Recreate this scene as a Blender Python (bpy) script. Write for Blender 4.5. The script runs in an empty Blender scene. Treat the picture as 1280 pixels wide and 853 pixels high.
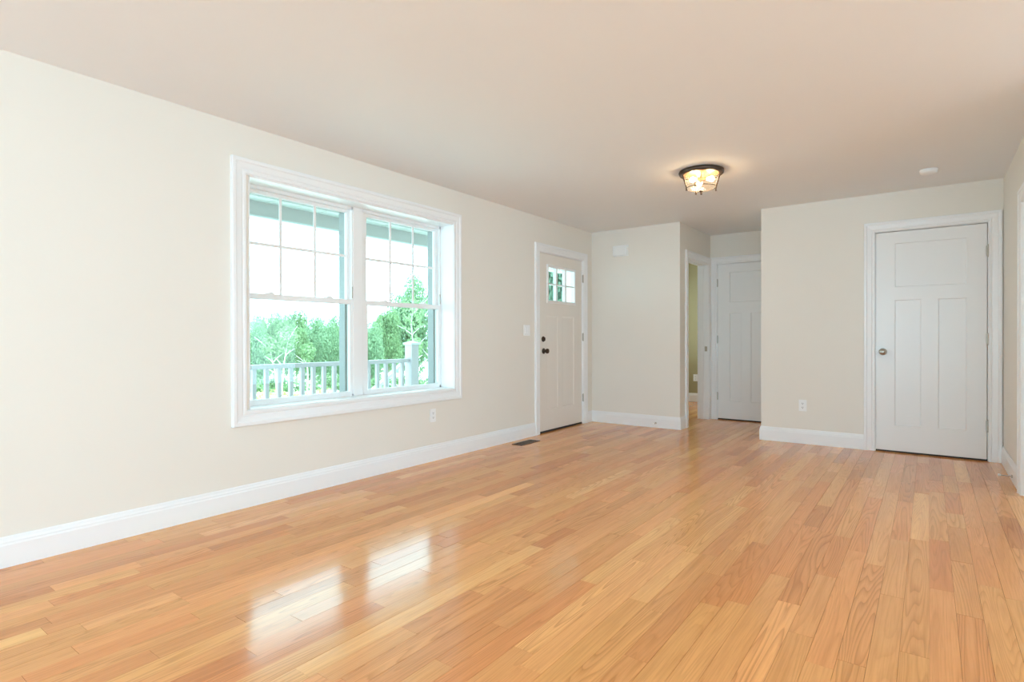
import bpy, bmesh, math, random
from mathutils import Vector, Matrix

# ------------------------------------------------------------------ camera, sky, daylight, exposure
S = bpy.context.scene
COL = S.collection
R = math.radians

CAM_H = 1.075
yaw, pitch, roll = R(36.355), R(-0.248), R(-0.119)
FOC = 707.449
fw = Vector((-math.sin(yaw)*math.cos(pitch), math.cos(yaw)*math.cos(pitch), math.sin(pitch)))
rt = Vector((math.cos(yaw), math.sin(yaw), 0))
up = rt.cross(fw)
r2 = rt*math.cos(roll) + up*math.sin(roll)
u2 = up*math.cos(roll) - rt*math.sin(roll)
cam = bpy.data.cameras.new('camera')
cam.sensor_width = 36.0
cam.lens = FOC/1280*36.0
cam.clip_start = 0.05
cam.clip_end = 500
camo = bpy.data.objects.new('camera', cam)
COL.objects.link(camo)
camo.matrix_world = Matrix(((r2.x, u2.x, -fw.x, 0), (r2.y, u2.y, -fw.y, 0), (r2.z, u2.z, -fw.z, CAM_H), (0, 0, 0, 1)))
S.camera = camo

SKY = 6.8            # overcast sky, nearly white
REAR = 60.0         # fill panel added behind the camera, on top of the sky light
SIDE = 5.0          # weaker fill panel added on the unseen kitchen side
BULB = 105.0
S.view_settings.view_transform = 'Standard'
S.view_settings.look = 'None'
S.view_settings.gamma = 1.0
S.view_settings.exposure = -0.1
S.view_settings.use_curve_mapping = False
S.cycles.max_bounces = 14
S.cycles.diffuse_bounces = 8
S.cycles.glossy_bounces = 6
S.cycles.transparent_max_bounces = 16
S.cycles.transmission_bounces = 8
S.cycles.use_denoising = True
S.cycles.caustics_reflective = False
S.cycles.caustics_refractive = False
S.cycles.sample_clamp_indirect = 6.0

W = bpy.data.worlds.new('overcast_sky')
S.world = W
W.use_nodes = True
wn = W.node_tree
bg = wn.nodes['Background']
bg.inputs[0].default_value = (0.59, 0.93, 1.12, 1)
bg.inputs[1].default_value = SKY


def area(name, loc, rot, sx, sy, energy, color):
    l = bpy.data.lights.new(name, 'AREA')
    l.shape = 'RECTANGLE'
    l.size, l.size_y, l.energy, l.color = sx, sy, energy, color
    o = bpy.data.objects.new(name, l)
    COL.objects.link(o)
    o.location = loc
    o.rotation_euler = rot
    return o


SUN = 4.4            # hazy high sun from behind the house
sl = bpy.data.lights.new('hazy_sun', 'SUN')
sl.energy, sl.angle, sl.color = SUN, R(25), (0.76, 0.98, 1.12)
so_ = bpy.data.objects.new('hazy_sun', sl)
COL.objects.link(so_)
so_.rotation_euler = Vector((-0.62, 0.22, -0.80)).to_track_quat('-Z', 'Y').to_euler()

area('fill_panel_rear', (0.4, -3.05, 1.2), (R(90), 0, 0), 7.6, 2.0, REAR, (0.35, 0.7, 1.0))  # added fill, tinted blue to cool the near wall
area('fill_panel_kitchen', (4.55, 0.4, 1.2), (R(90), 0, R(90)), 5.6, 2.0, SIDE, (0.70, 0.87, 1.0))  # added fill from the right, out of view
area('fill_panel_bedroom', (-3.6, 8.5, 1.4), (R(90), 0, R(-90)), 1.4, 1.3, 12, (0.95, 1.0, 0.92))  # unseen panel added to brighten the bedroom and hall

# ------------------------------------------------------------------ measurements of the room
H = 2.44
XL, YE, XH, YHB, XHR, YR, XR = -3.5125, 6.5146, -2.3485, 7.6565, -1.4285, 6.393, 0.5171


def ML(a, b, n): return (XL+n, a, b)           # long wall with the window, normal +X
def ME(a, b, n): return (a, YE-n, b)           # wall beside the entry door
def MH(a, b, n): return (XH+n, a, b)           # hall's left wall
def MB_(a, b, n): return (a, YHB-n, b)         # hall's end wall
def MC(a, b, n): return (a, YR-n, b)           # closet wall
def MR(a, b, n): return (XR-n, a, b)           # right-hand wall
def MQ(a, b, n): return (XHR-n, a, b)          # hall's right wall


# ------------------------------------------------------------------ materials
def mat(name, color, rough=0.5, metal=0.0, noise=0.0, nscale=8.0, bump=0.0, bscale=300.0, spec=0.5, coat=0.0):
    m = bpy.data.materials.new(name)
    m.use_nodes = True
    nt = m.node_tree
    b = nt.nodes['Principled BSDF']
    b.inputs['Roughness'].default_value = rough
    b.inputs['Metallic'].default_value = metal
    b.inputs['Specular IOR Level'].default_value = spec
    b.inputs['Coat Weight'].default_value = coat
    tc = nt.nodes.new('ShaderNodeTexCoord')
    nz = nt.nodes.new('ShaderNodeTexNoise')
    nz.inputs['Scale'].default_value = nscale
    nz.inputs['Detail'].default_value = 3
    nt.links.new(tc.outputs['Object'], nz.inputs['Vector'])
    mx = nt.nodes.new('ShaderNodeMix')
    mx.data_type = 'RGBA'
    c = color
    k = noise
    mx.inputs['A'].default_value = (c[0]*(1-k), c[1]*(1-k), c[2]*(1-k), 1)
    mx.inputs['B'].default_value = (min(1, c[0]*(1+k)), min(1, c[1]*(1+k)), min(1, c[2]*(1+k)), 1)
    nt.links.new(nz.outputs['Fac'], mx.inputs['Factor'])
    nt.links.new(mx.outputs['Result'], b.inputs['Base Color'])
    if bump:
        n2 = nt.nodes.new('ShaderNodeTexNoise')
        n2.inputs['Scale'].default_value = bscale
        nt.links.new(tc.outputs['Object'], n2.inputs['Vector'])
        bp = nt.nodes.new('ShaderNodeBump')
        bp.inputs['Strength'].default_value = bump
        bp.inputs['Distance'].default_value = 0.002
        nt.links.new(n2.outputs['Fac'], bp.inputs['Height'])
        nt.links.new(bp.outputs['Normal'], b.inputs['Normal'])
    return m


def glass_mat(name, tint, refl=1.0, rough=0.0, haze=0.0):
    m = bpy.data.materials.new(name)
    m.use_nodes = True
    nt = m.node_tree
    for n in list(nt.nodes):
        if n.type != 'OUTPUT_MATERIAL':
            nt.nodes.remove(n)
    out = [n for n in nt.nodes if n.type == 'OUTPUT_MATERIAL'][0]
    tr = nt.nodes.new('ShaderNodeBsdfTransparent')
    tr.inputs[0].default_value = (*tint, 1)
    gl = nt.nodes.new('ShaderNodeBsdfGlossy')
    gl.inputs['Roughness'].default_value = rough
    lw = nt.nodes.new('ShaderNodeLayerWeight')       # facing: same from both sides of the pane
    lw.inputs['Blend'].default_value = 0.5
    pw = nt.nodes.new('ShaderNodeMath')
    pw.operation = 'POWER'
    pw.inputs[1].default_value = 5.0
    ml = nt.nodes.new('ShaderNodeMath')
    ml.operation = 'MULTIPLY_ADD'
    ml.inputs[1].default_value = 0.9*refl
    ml.inputs[2].default_value = 0.035*refl
    nt.links.new(lw.outputs['Facing'], pw.inputs[0])
    mx = nt.nodes.new('ShaderNodeMixShader')
    nt.links.new(pw.outputs[0], ml.inputs[0])
    nt.links.new(ml.outputs[0], mx.inputs[0])
    nt.links.new(tr.outputs[0], mx.inputs[1])
    nt.links.new(gl.outputs[0], mx.inputs[2])
    last = mx
    if haze:                                          # seeded glass scatters some light
        tl = nt.nodes.new('ShaderNodeBsdfTranslucent')
        tl.inputs[0].default_value = (0.9, 0.87, 0.8, 1)
        last = nt.nodes.new('ShaderNodeMixShader')
        last.inputs[0].default_value = haze
        nt.links.new(mx.outputs[0], last.inputs[1])
        nt.links.new(tl.outputs[0], last.inputs[2])
    nt.links.new(last.outputs[0], out.inputs[0])
    return m


def emit_mat(name, color, strength):
    m = bpy.data.materials.new(name)
    m.use_nodes = True
    b = m.node_tree.nodes['Principled BSDF']
    b.inputs['Base Color'].default_value = (*color, 1)
    b.inputs['Emission Color'].default_value = (*color, 1)
    b.inputs['Emission Strength'].default_value = strength
    return m


def floor_mat():
    m = bpy.data.materials.new('red_oak_strip_floor')
    m.use_nodes = True
    nt = m.node_tree
    N, L = nt.nodes, nt.links
    b = N['Principled BSDF']
    geo = N.new('ShaderNodeNewGeometry')
    at = N.new('ShaderNodeAttribute')
    at.attribute_name = 'board'
    at2 = N.new('ShaderNodeAttribute')
    at2.attribute_name = 'figure'
    off = N.new('ShaderNodeCombineXYZ')
    k = N.new('ShaderNodeMath'); k.operation = 'MULTIPLY'; k.inputs[1].default_value = 137.0
    L.new(at.outputs['Fac'], k.inputs[0])
    L.new(k.outputs[0], off.inputs['X'])
    L.new(k.outputs[0], off.inputs['Z'])
    add = N.new('ShaderNodeVectorMath'); add.operation = 'ADD'
    L.new(geo.outputs['Position'], add.inputs[0])
    L.new(off.outputs[0], add.inputs[1])

    def scaled(sx, sy):
        s = N.new('ShaderNodeVectorMath'); s.operation = 'MULTIPLY'
        s.inputs[1].default_value = (sx, sy, 1.0)
        L.new(add.outputs[0], s.inputs[0])
        return s.outputs[0]

    def noise(vec, scale, detail, rough=0.5):
        n = N.new('ShaderNodeTexNoise')
        n.inputs['Scale'].default_value = scale
        n.inputs['Detail'].default_value = detail
        n.inputs['Roughness'].default_value = rough
        L.new(vec, n.inputs['Vector'])
        return n.outputs['Fac']

    def math_(op, a, bb):
        n = N.new('ShaderNodeMath'); n.operation = op
        for i, v in enumerate((a, bb)):
            if isinstance(v, (int, float)):
                n.inputs[i].default_value = v
            else:
                L.new(v, n.inputs[i])
        return n.outputs[0]

    def ramp(fac, stops):
        n = N.new('ShaderNodeValToRGB')
        e = n.color_ramp.elements
        while len(e) < len(stops):
            e.new(0.5)
        for el, (p, c) in zip(e, stops):
            el.position = p
            el.color = (*c, 1)
        L.new(fac, n.inputs[0])
        return n.outputs[0]

    def mix(kind, fac, a, bb):
        n = N.new('ShaderNodeMix'); n.data_type = 'RGBA'; n.blend_type = kind
        if isinstance(fac, (int, float)):
            n.inputs['Factor'].default_value = fac
        else:
            L.new(fac, n.inputs['Factor'])
        L.new(a, n.inputs['A']); L.new(bb, n.inputs['B'])
        return n.outputs['Result']

    base = ramp(at.outputs['Fac'], FLOOR_STOPS)
    # cathedral figure: contour lines of a field stretched along the board
    fld = noise(scaled(10.0, 0.55), 1.0, 1.2)
    rings = math_('FRACT', math_('MULTIPLY', fld, 24.0), 0.0)
    ringc = ramp(rings, [(0.0, (0.70, 0.62, 0.55)), (0.22, (0.86, 0.82, 0.78)), (0.6, (1, 1, 1)), (0.93, (0.97, 0.95, 0.93)), (1.0, (0.74, 0.66, 0.6))])
    ringf = math_('MULTIPLY', at2.outputs['Fac'], 0.75)
    c1 = mix('MULTIPLY', ringf, base, ringc)
    streak = noise(scaled(190.0, 5.0), 1.0, 3.0, 0.65)
    c2 = mix('MULTIPLY', 0.55, c1, ramp(streak, [(0.3, (0.80, 0.74, 0.68)), (0.55, (1, 1, 1)), (1.0, (1.05, 1.04, 1.03))]))
    broad = noise(scaled(22.0, 1.1), 1.0, 2.0)
    at3 = N.new('ShaderNodeAttribute')
    at3.attribute_name = 'tone'
    c2 = mix('MULTIPLY', 1.0, c2, ramp(at3.outputs['Fac'], [(0.0, (1.03, 0.95, 0.93)), (0.5, (1, 1, 1)), (1.0, (0.99, 1.05, 1.0))]))
    c3 = mix('MULTIPLY', 0.6, c2, ramp(broad, [(0.25, (0.88, 0.82, 0.78)), (0.7, (1.06, 1.05, 1.02))]))
    L.new(c3, b.inputs['Base Color'])
    b.inputs['Roughness'].default_value = 0.15
    b.inputs['Specular IOR Level'].default_value = 0.42
    wav = noise(geo.outputs['Position'], 9.0, 2.0)
    bp = N.new('ShaderNodeBump')
    bp.inputs['Strength'].default_value = 0.12
    bp.inputs['Distance'].default_value = 0.004
    L.new(wav, bp.inputs['Height'])
    L.new(bp.outputs['Normal'], b.inputs['Normal'])
    return m


def leaf_mat(name, c0, c1):
    m = bpy.data.materials.new(name)
    m.use_nodes = True
    nt = m.node_tree
    nt.nodes.remove(nt.nodes['Principled BSDF'])
    out = [n for n in nt.nodes if n.type == 'OUTPUT_MATERIAL'][0]
    a = nt.nodes.new('ShaderNodeAttribute')
    a.attribute_name = 'leaf'
    r = nt.nodes.new('ShaderNodeValToRGB')
    r.color_ramp.elements[0].color = (*c0, 1)
    r.color_ramp.elements[1].color = (*c1, 1)
    nt.links.new(a.outputs['Fac'], r.inputs[0])
    d = nt.nodes.new('ShaderNodeBsdfDiffuse')
    t = nt.nodes.new('ShaderNodeBsdfTranslucent')
    mx = nt.nodes.new('ShaderNodeMixShader')
    mx.inputs[0].default_value = 0.45
    nt.links.new(r.outputs[0], d.inputs[0])
    nt.links.new(r.outputs[0], t.inputs[0])
    nt.links.new(d.outputs[0], mx.inputs[1])
    nt.links.new(t.outputs[0], mx.inputs[2])
    nt.links.new(mx.outputs[0], out.inputs[0])
    return m


FLOOR_STOPS = [(0.0, (0.573, 0.228, 0.08)), (0.2, (0.688, 0.293, 0.104)), (0.48, (0.78, 0.358, 0.129)), (0.75, (0.837, 0.404, 0.15)), (1.0, (0.929, 0.493, 0.194))]
M = dict(
    wall=mat('cream_wall_paint', (0.80, 0.755, 0.69), 0.55, noise=0.01, nscale=2, bump=0.05, spec=0.3),
    sage=mat('sage_wall_paint', (0.37, 0.325, 0.185), 0.6, noise=0.01, nscale=2, bump=0.05, spec=0.3),
    ceil=mat('warm_white_ceiling_paint', (0.83, 0.845, 0.865), 0.8, noise=0.01, nscale=2, bump=0.06, spec=0.15),
    trim=mat('white_semi_gloss_trim', (0.85, 0.85, 0.86), 0.3, noise=0.006, nscale=5),
    door=mat('white_door_paint', (0.83, 0.83, 0.83), 0.28, noise=0.008, nscale=6),
    entry=mat('cream_entry_door_paint', (0.80, 0.755, 0.70), 0.4, noise=0.008, nscale=6),
    vinyl=mat('white_vinyl', (0.84, 0.835, 0.835), 0.35, noise=0.005),
    plastic=mat('white_plastic', (0.87, 0.87, 0.87), 0.35, noise=0.005),
    dark=mat('rubber_and_gap_shade', (0.02, 0.018, 0.016), 0.7, noise=0.1),  # rubber, and black standing in for shade in gaps and openings
    nickel=mat('satin_nickel', (0.44, 0.39, 0.33), 0.32, 1.0, noise=0.05, nscale=40),
    bronze=mat('oil_rubbed_bronze', (0.065, 0.042, 0.028), 0.38, 0.6, noise=0.15, nscale=30),
    brown=mat('brown_register_enamel', (0.12, 0.075, 0.045), 0.5, 0.2, noise=0.1, nscale=30),
    copper=mat('copper_socket', (0.55, 0.30, 0.14), 0.4, 0.6, noise=0.1),
    glass=glass_mat('window_glass', (0.955, 0.985, 0.95), 0.6),
    lampglass=glass_mat('seeded_lamp_glass', (0.98, 0.96, 0.93), 0.7, 0.04, 0.035),
    bulb=emit_mat('lit_bulb_glass', (1.0, 0.72, 0.42), BULB),
    porch=mat('grey_blue_porch_paint', (0.46, 0.42, 0.44), 0.5, noise=0.03, nscale=10),
    beam=mat('grey_teal_beam_paint', (0.45, 0.43, 0.43), 0.5, noise=0.03, nscale=10),
    outer=mat('exterior_trim_shade_tone', (0.31, 0.31, 0.30), 0.5, noise=0.03),  # shade and glass tint of the white reveal, put into the colour
    porchlight=mat('pale_porch_paint', (0.58, 0.62, 0.64), 0.5, noise=0.03, nscale=10),
    deck=mat('grey_deck_boards', (0.42, 0.43, 0.42), 0.7, noise=0.1, nscale=6),
    soffit=mat('pale_teal_soffit', (0.62, 0.64, 0.60), 0.6, noise=0.03),
    siding=mat('pale_grey_siding', (0.55, 0.6, 0.6), 0.6, noise=0.03),
    gravel=mat('pale_gravel', (0.74, 0.72, 0.62), 0.95, noise=0.18, nscale=2.5, spec=0.1),
    bark=mat('grey_brown_bark', (0.30, 0.25, 0.19), 0.9, noise=0.3, nscale=20, spec=0.1),
    birch=mat('white_birch_bark', (0.78, 0.76, 0.70), 0.8, noise=0.2, nscale=12, spec=0.1),
    leafa=leaf_mat('pale_green_leaves', (0.17, 0.27, 0.13), (0.32, 0.43, 0.23)),
    leafb=leaf_mat('mid_green_leaves', (0.18, 0.28, 0.16), (0.33, 0.45, 0.27)),
    leafc=leaf_mat('dark_green_needles', (0.09, 0.15, 0.105), (0.19, 0.27, 0.19)),
    grass=leaf_mat('yellow_green_grass', (0.30, 0.36, 0.10), (0.58, 0.62, 0.28)),
)
M['floor'] = floor_mat()


# ------------------------------------------------------------------ helpers
class Mesh:
    """Collects shapes, then links them as one mesh object."""
    def __init__(self):
        self.bm = bmesh.new()

    def face(self, pts):
        try:
            return self.bm.faces.new([self.bm.verts.new(p) for p in pts])
        except ValueError:
            return None

    def box(self, x0, x1, y0, y1, z0, z1, bev=0.0):
        x0, x1 = sorted((x0, x1)); y0, y1 = sorted((y0, y1)); z0, z1 = sorted((z0, z1))
        bm = bmesh.new()
        mtx = Matrix.Translation(((x0+x1)/2, (y0+y1)/2, (z0+z1)/2)) @ Matrix.Diagonal((x1-x0, y1-y0, z1-z0, 1))
        bmesh.ops.create_cube(bm, size=1, matrix=mtx)
        if bev:
            bmesh.ops.bevel(bm, geom=bm.edges[:], offset=bev, segments=2, profile=0.6, affect='EDGES')
        self.merge(bm)
        return self

    def mbox(self, Mf, a0, a1, b0, b1, n0, n1, bev=0.0):
        p, q = Mf(a0, b0, n0), Mf(a1, b1, n1)
        return self.box(p[0], q[0], p[1], q[1], p[2], q[2], bev)

    def merge(self, bm, mtx=None):
        if mtx is not None:
            bm.transform(mtx)
        me = bpy.data.meshes.new('tmp')
        bm.to_mesh(me)
        self.bm.from_mesh(me)
        bpy.data.meshes.remove(me)
        bm.free()

    def strip(self, rings, closed_path=False, closed_prof=False, caps=False):
        """rings: list of point lists, bridged in sequence."""
        V = [[self.bm.verts.new(p) for p in r] for r in rings]
        n = len(V[0])
        R_ = range(len(V) if closed_path else len(V)-1)
        for i in R_:
            a, c = V[i], V[(i+1) % len(V)]
            for j in range(n if closed_prof else n-1):
                k = (j+1) % n
                self.bm.faces.new((a[j], a[k], c[k], c[j]))
        if caps and not closed_path:
            self.bm.faces.new(V[0][::-1])
            self.bm.faces.new(V[-1])
        return self

    def tube(self, pts, rad, seg=8):
        pts = [Vector(p) for p in pts]
        rads = rad if isinstance(rad, (list, tuple)) else [rad]*len(pts)
        rings = []
        ref = None
        for i, p in enumerate(pts):
            d = (pts[min(i+1, len(pts)-1)]-pts[max(i-1, 0)]).normalized()
            if ref is None:
                ref = Vector((0, 0, 1)) if abs(d.z) < 0.9 else Vector((1, 0, 0))
            u = d.cross(ref).normalized()
            v = d.cross(u).normalized()
            ref = v.cross(d)*-1 if False else ref
            rings.append([p+u*math.cos(2*math.pi*k/seg)*rads[i]+v*math.sin(2*math.pi*k/seg)*rads[i] for k in range(seg)])
        return self.strip(rings, closed_prof=True, caps=True)

    def lathe(self, prof, mtx, seg=32):
        """prof: (radius, height) pairs turned about the local Z axis."""
        rings = []
        for k in range(seg):
            a = 2*math.pi*k/seg
            rings.append([mtx @ Vector((r*math.cos(a), r*math.sin(a), h)) for r, h in prof])
        return self.strip(rings, closed_path=True)

    def torus(self, c, r, t, seg=40, s2=8):
        c = Vector(c)
        rings = []
        for k in range(seg):
            a = 2*math.pi*k/seg
            rings.append([c+Vector(((r+t*math.cos(q))*math.cos(a), (r+t*math.cos(q))*math.sin(a), t*math.sin(q)))
                          for q in [2*math.pi*j/s2 for j in range(s2)]])
        return self.strip(rings, closed_path=True, closed_prof=True)

    def frame(self, Mf, a0, a1, b0, b1, prof, legs_down=False):
        """Mitred frame; prof = (outward, protrusion) from the inner edge. legs_down: no bottom member."""
        rings = []
        for u, t in prof:
            lo = b0 if legs_down else b0-u
            rings.append([Mf(a0-u, lo, t), Mf(a0-u, b1+u, t), Mf(a1+u, b1+u, t), Mf(a1+u, lo, t)])
        V = [[self.bm.verts.new(p) for p in r] for r in rings]
        for i in range(len(V)-1):
            for j in range(3 if legs_down else 4):
                k = (j+1) % 4
                self.bm.faces.new((V[i][j], V[i][k], V[i+1][k], V[i+1][j]))
        if legs_down:
            self.bm.faces.new([v[0] for v in V])
            self.bm.faces.new([v[3] for v in V][::-1])
        return self

    def build(self, name, m, parent=None, smooth=False, weld=True):
        if weld:
            bmesh.ops.remove_doubles(self.bm, verts=self.bm.verts[:], dist=1e-5)
        bmesh.ops.recalc_face_normals(self.bm, faces=self.bm.faces[:])
        me = bpy.data.meshes.new(name)
        self.bm.to_mesh(me)
        self.bm.free()
        me.materials.append(m)
        if smooth:
            for p in me.polygons:
                p.use_smooth = True
            me.set_sharp_from_angle(angle=R(35))
        o = bpy.data.objects.new(name, me)
        COL.objects.link(o)
        if parent is not None:
            o.parent = parent
        return o


def tag(o, label, cat=None, group=None, kind=None):
    o['label'] = label
    if cat:
        o['category'] = cat
    if group:
        o['group'] = group
    if kind:
        o['kind'] = kind
    return o


def struct(o, label=None):
    o['kind'] = 'structure'
    if label:
        o['label'] = label
    return o


def empty(name, loc):
    o = bpy.data.objects.new(name, None)
    o.empty_display_size = 0.1
    COL.objects.link(o)
    o.location = loc
    bpy.context.view_layer.update()
    return o


def adopt(o, root):
    """Parent while keeping the child's mesh where it was built in room coordinates."""
    o.parent = root
    o.matrix_parent_inverse = Matrix.Translation(-Vector(root.location))
    return o


CASING = [(0, 0), (0, 0.011), (0.006, 0.015), (0.016, 0.015), (0.022, 0.012), (0.03, 0.016), (0.062, 0.019),
          (0.068, 0.024), (0.086, 0.024), (0.09, 0.021), (0.09, 0)]


def casing_prof(w):
    return [(u*w/0.09, t) for u, t in CASING]


BASE = [(0, 0), (0.015, 0), (0.015, 0.104), (0.012, 0.112), (0.012, 0.119), (0.008, 0.128), (0.006, 0.139), (0.003, 0.144), (0, 0.144)]


def baseboard(name, p, q, nrm, label, e0=0, e1=0):
    p, q, nrm = Vector((*p, 0)), Vector((*q, 0)), Vector((*nrm, 0))
    d = (q-p).normalized()
    m = Mesh()
    A = [p+nrm*t-d*(t*e0)+Vector((0, 0, z)) for t, z in BASE]
    B = [q+nrm*t+d*(t*e1)+Vector((0, 0, z)) for t, z in BASE]
    m.strip([A, B], closed_prof=True, caps=True)
    return struct(m.build(name, M['trim']), label)


def wall_boxes(m, Mf, a0, a1, b0, b1, n0, n1, holes=()):
    """A wall with rectangular openings, as one mesh."""
    As = sorted({a0, a1, *[v for h in holes for v in h[:2]]})
    Bs = sorted({b0, b1, *[v for h in holes for v in h[2:]]})
    for i in range(len(As)-1):
        for j in range(len(Bs)-1):
            ca, cb = (As[i]+As[i+1])/2, (Bs[j]+Bs[j+1])/2
            if any(h[0] < ca < h[1] and h[2] < cb < h[3] for h in holes):
                continue
            for n, flip in ((n1, 0), (n0, 1)):
                m.face([Mf(As[i], Bs[j], n), Mf(As[i+1], Bs[j], n), Mf(As[i+1], Bs[j+1], n), Mf(As[i], Bs[j+1], n)])
    def edge(ax, v, lo, hi):
        if ax == 'a':
            m.face([Mf(v, lo, n0), Mf(v, hi, n0), Mf(v, hi, n1), Mf(v, lo, n1)])
        else:
            m.face([Mf(lo, v, n0), Mf(hi, v, n0), Mf(hi, v, n1), Mf(lo, v, n1)])
    def cut(ax, v, lo, hi):
        cs = [c for c in (Bs if ax == 'a' else As) if lo <= c <= hi]
        for u, w in zip(cs, cs[1:]):
            edge(ax, v, u, w)
    for h in holes:
        cut('a', h[0], h[2], h[3]); cut('a', h[1], h[2], h[3])
        if h[3] < b1: cut('b', h[3], h[0], h[1])
        if h[2] > b0: cut('b', h[2], h[0], h[1])
    def blocked(ax, v, u, w):
        c = (u+w)/2
        for h in holes:
            if ax == 'b' and h[0] < c < h[1] and (h[2] <= v <= h[3]):
                return True
            if ax == 'a' and h[2] < c < h[3] and (h[0] <= v <= h[1]):
                return True
        return False
    for v in (a0, a1):
        for u, w in zip(Bs, Bs[1:]):
            if not blocked('a', v, u, w): edge('a', v, u, w)
    for v in (b0, b1):
        for u, w in zip(As, As[1:]):
            if not blocked('b', v, u, w): edge('b', v, u, w)
    return m


# ------------------------------------------------------------------ room shell
WT = 0.137
WX0, WX1, WZ0, WZ1 = 1.925, 3.862, 0.619, 2.128        # window opening (along Y, Z)
DY0, DY1, DZ = 5.285, 6.275, 2.052                     # entry door opening
CX0, CX1, CZ = -0.410, 0.418, 2.078                    # closet door opening
HX0, HX1, HZ = -2.257, -1.482, 2.055                   # hall door opening
OY0, OY1, OZ = 6.775, 7.572, 2.045                     # doorway in the hall's left wall
PY0, PY1, PZ = 4.35, 5.145, 1.995                       # doorway in the right wall

# floor: strips of oak laid lengthwise
random.seed(11)
BW = 0.0835
fm = bmesh.new()
lb = fm.faces.layers.float.new('board')
lf = fm.faces.layers.float.new('figure')
lt_ = fm.faces.layers.float.new('tone')
GAP = 0.0005
ix = int(math.floor((-3.66-0.004)/BW))
prev_ends = []
while True:
    x0 = 0.004+ix*BW
    if x0 > 4.6:
        break
    y = -3.2-random.uniform(0, 0.9)
    while y < 9.75:
        ln = random.choice((0.35, 0.5, 0.65, 0.8, 0.95, 1.1, 1.3))*random.uniform(0.85, 1.15)
        y1 = min(y+ln, 9.78)
        ya = max(y, -3.2)
        if y1-ya > 0.02:
            c = random.gauss(0.52, 0.19)
            if random.random() < 0.14:
                c -= 0.22
            if random.random() < 0.10:
                c += 0.3
            t = random.uniform(-0.00036, 0.00036)
            t2 = random.uniform(-0.0004, 0.0004)
            P = [(x0+GAP, ya+GAP, -t-t2), (x0+BW-GAP, ya+GAP, t-t2), (x0+BW-GAP, y1-GAP, t+t2), (x0+GAP, y1-GAP, -t+t2)]
            top = [fm.verts.new(p) for p in P]
            bot = [fm.verts.new((p[0], p[1], -0.012)) for p in P]
            fs = [fm.faces.new(top)]
            for k in range(4):
                fs.append(fm.faces.new((top[k], bot[k], bot[(k+1) % 4], top[(k+1) % 4])))
            tone = random.random()
            fig = random.choice((0.35, 0.5, 0.7, 0.95, 1.2))
            for f in fs:
                f[lb] = min(1, max(0.12, c))
                f[lf] = fig
                f[lt_] = tone
        y = y1
    ix += 1
for z in (-0.008,):
    f = fm.faces.new([fm.verts.new(p) for p in ((-3.66, -3.2, z), (4.68, -3.2, z), (4.68, 9.78, z), (-3.66, 9.78, z))])
    f[lb] = 0.0
    f[lf] = 0.0
fm.normal_update()
fme = bpy.data.meshes.new('floor')
fm.to_mesh(fme)
fm.free()
fme.materials.append(M['floor'])
flo = bpy.data.objects.new('floor', fme)
COL.objects.link(flo)
struct(flo, 'glossy honey coloured oak strip floor')

struct(Mesh().box(-3.75, 4.75, -3.2, 9.8, H, H+0.15).build('ceiling', M['ceil']), 'plain warm white ceiling')
struct(wall_boxes(Mesh(), ML, -3.2, YE+WT, -0.012, H, -0.24, 0, [(WX0, WX1, WZ0, WZ1), (DY0, DY1, -0.012, DZ)]).build('wall_left', M['wall']),
       'long cream wall with the double window and entry door')
struct(wall_boxes(Mesh(), ME, XL, XH, -0.012, H, -WT, 0).build('wall_entry', M['wall']), 'short cream wall beside the entry door')
struct(wall_boxes(Mesh(), MH, YE+WT, 9.55, -0.012, H, -WT, 0, [(OY0, OY1, -0.012, OZ)]).build('wall_hall_left', M['wall']), 'narrow hall wall with the open doorway')
struct(wall_boxes(Mesh(), MB_, XH, XHR+0.1, -0.012, H, -WT, 0, [(HX0, HX1, -0.012, HZ)]).build('wall_hall_end', M['wall']), 'end wall of the short hall above its door')
struct(wall_boxes(Mesh(), MQ, YR+WT, YHB, -0.012, H, -WT, 0).build('wall_hall_right', M['wall']), 'right side of the short hall')
struct(wall_boxes(Mesh(), MC, XHR, XR+WT, -0.012, H, -WT, 0, [(CX0, CX1, -0.012, CZ)]).build('wall_closet', M['wall']), 'cream wall with the white closet door')
struct(wall_boxes(Mesh(), MR, 4.0, YR, -0.012, H, -WT, 0, [(PY0, PY1, -0.012, PZ)]).build('wall_right', M['wall']), 'sliver of cream wall at the right edge')
struct(wall_boxes(Mesh(), lambda a, b, n: (a, -3.2+n, b), -3.5, 4.7, -0.012, H, -0.1, 0, [(-2.9, -0.1, 0.3, 2.15), (0.9, 3.9, 0.3, 2.15)]).build('wall_rear', M['wall']))
struct(wall_boxes(Mesh(), lambda a, b, n: (4.7-n, a, b), -3.2, 4.1, -0.012, H, -0.1, 0, [(-2.0, 2.8, 0.3, 2.15)]).build('wall_kitchen', M['wall']))
struct(wall_boxes(Mesh(), lambda a, b, n: (a, 4.0-n, b), XR+WT, 4.7, -0.012, H, -0.12, 0).build('wall_kitchen_end', M['wall']))
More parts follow.
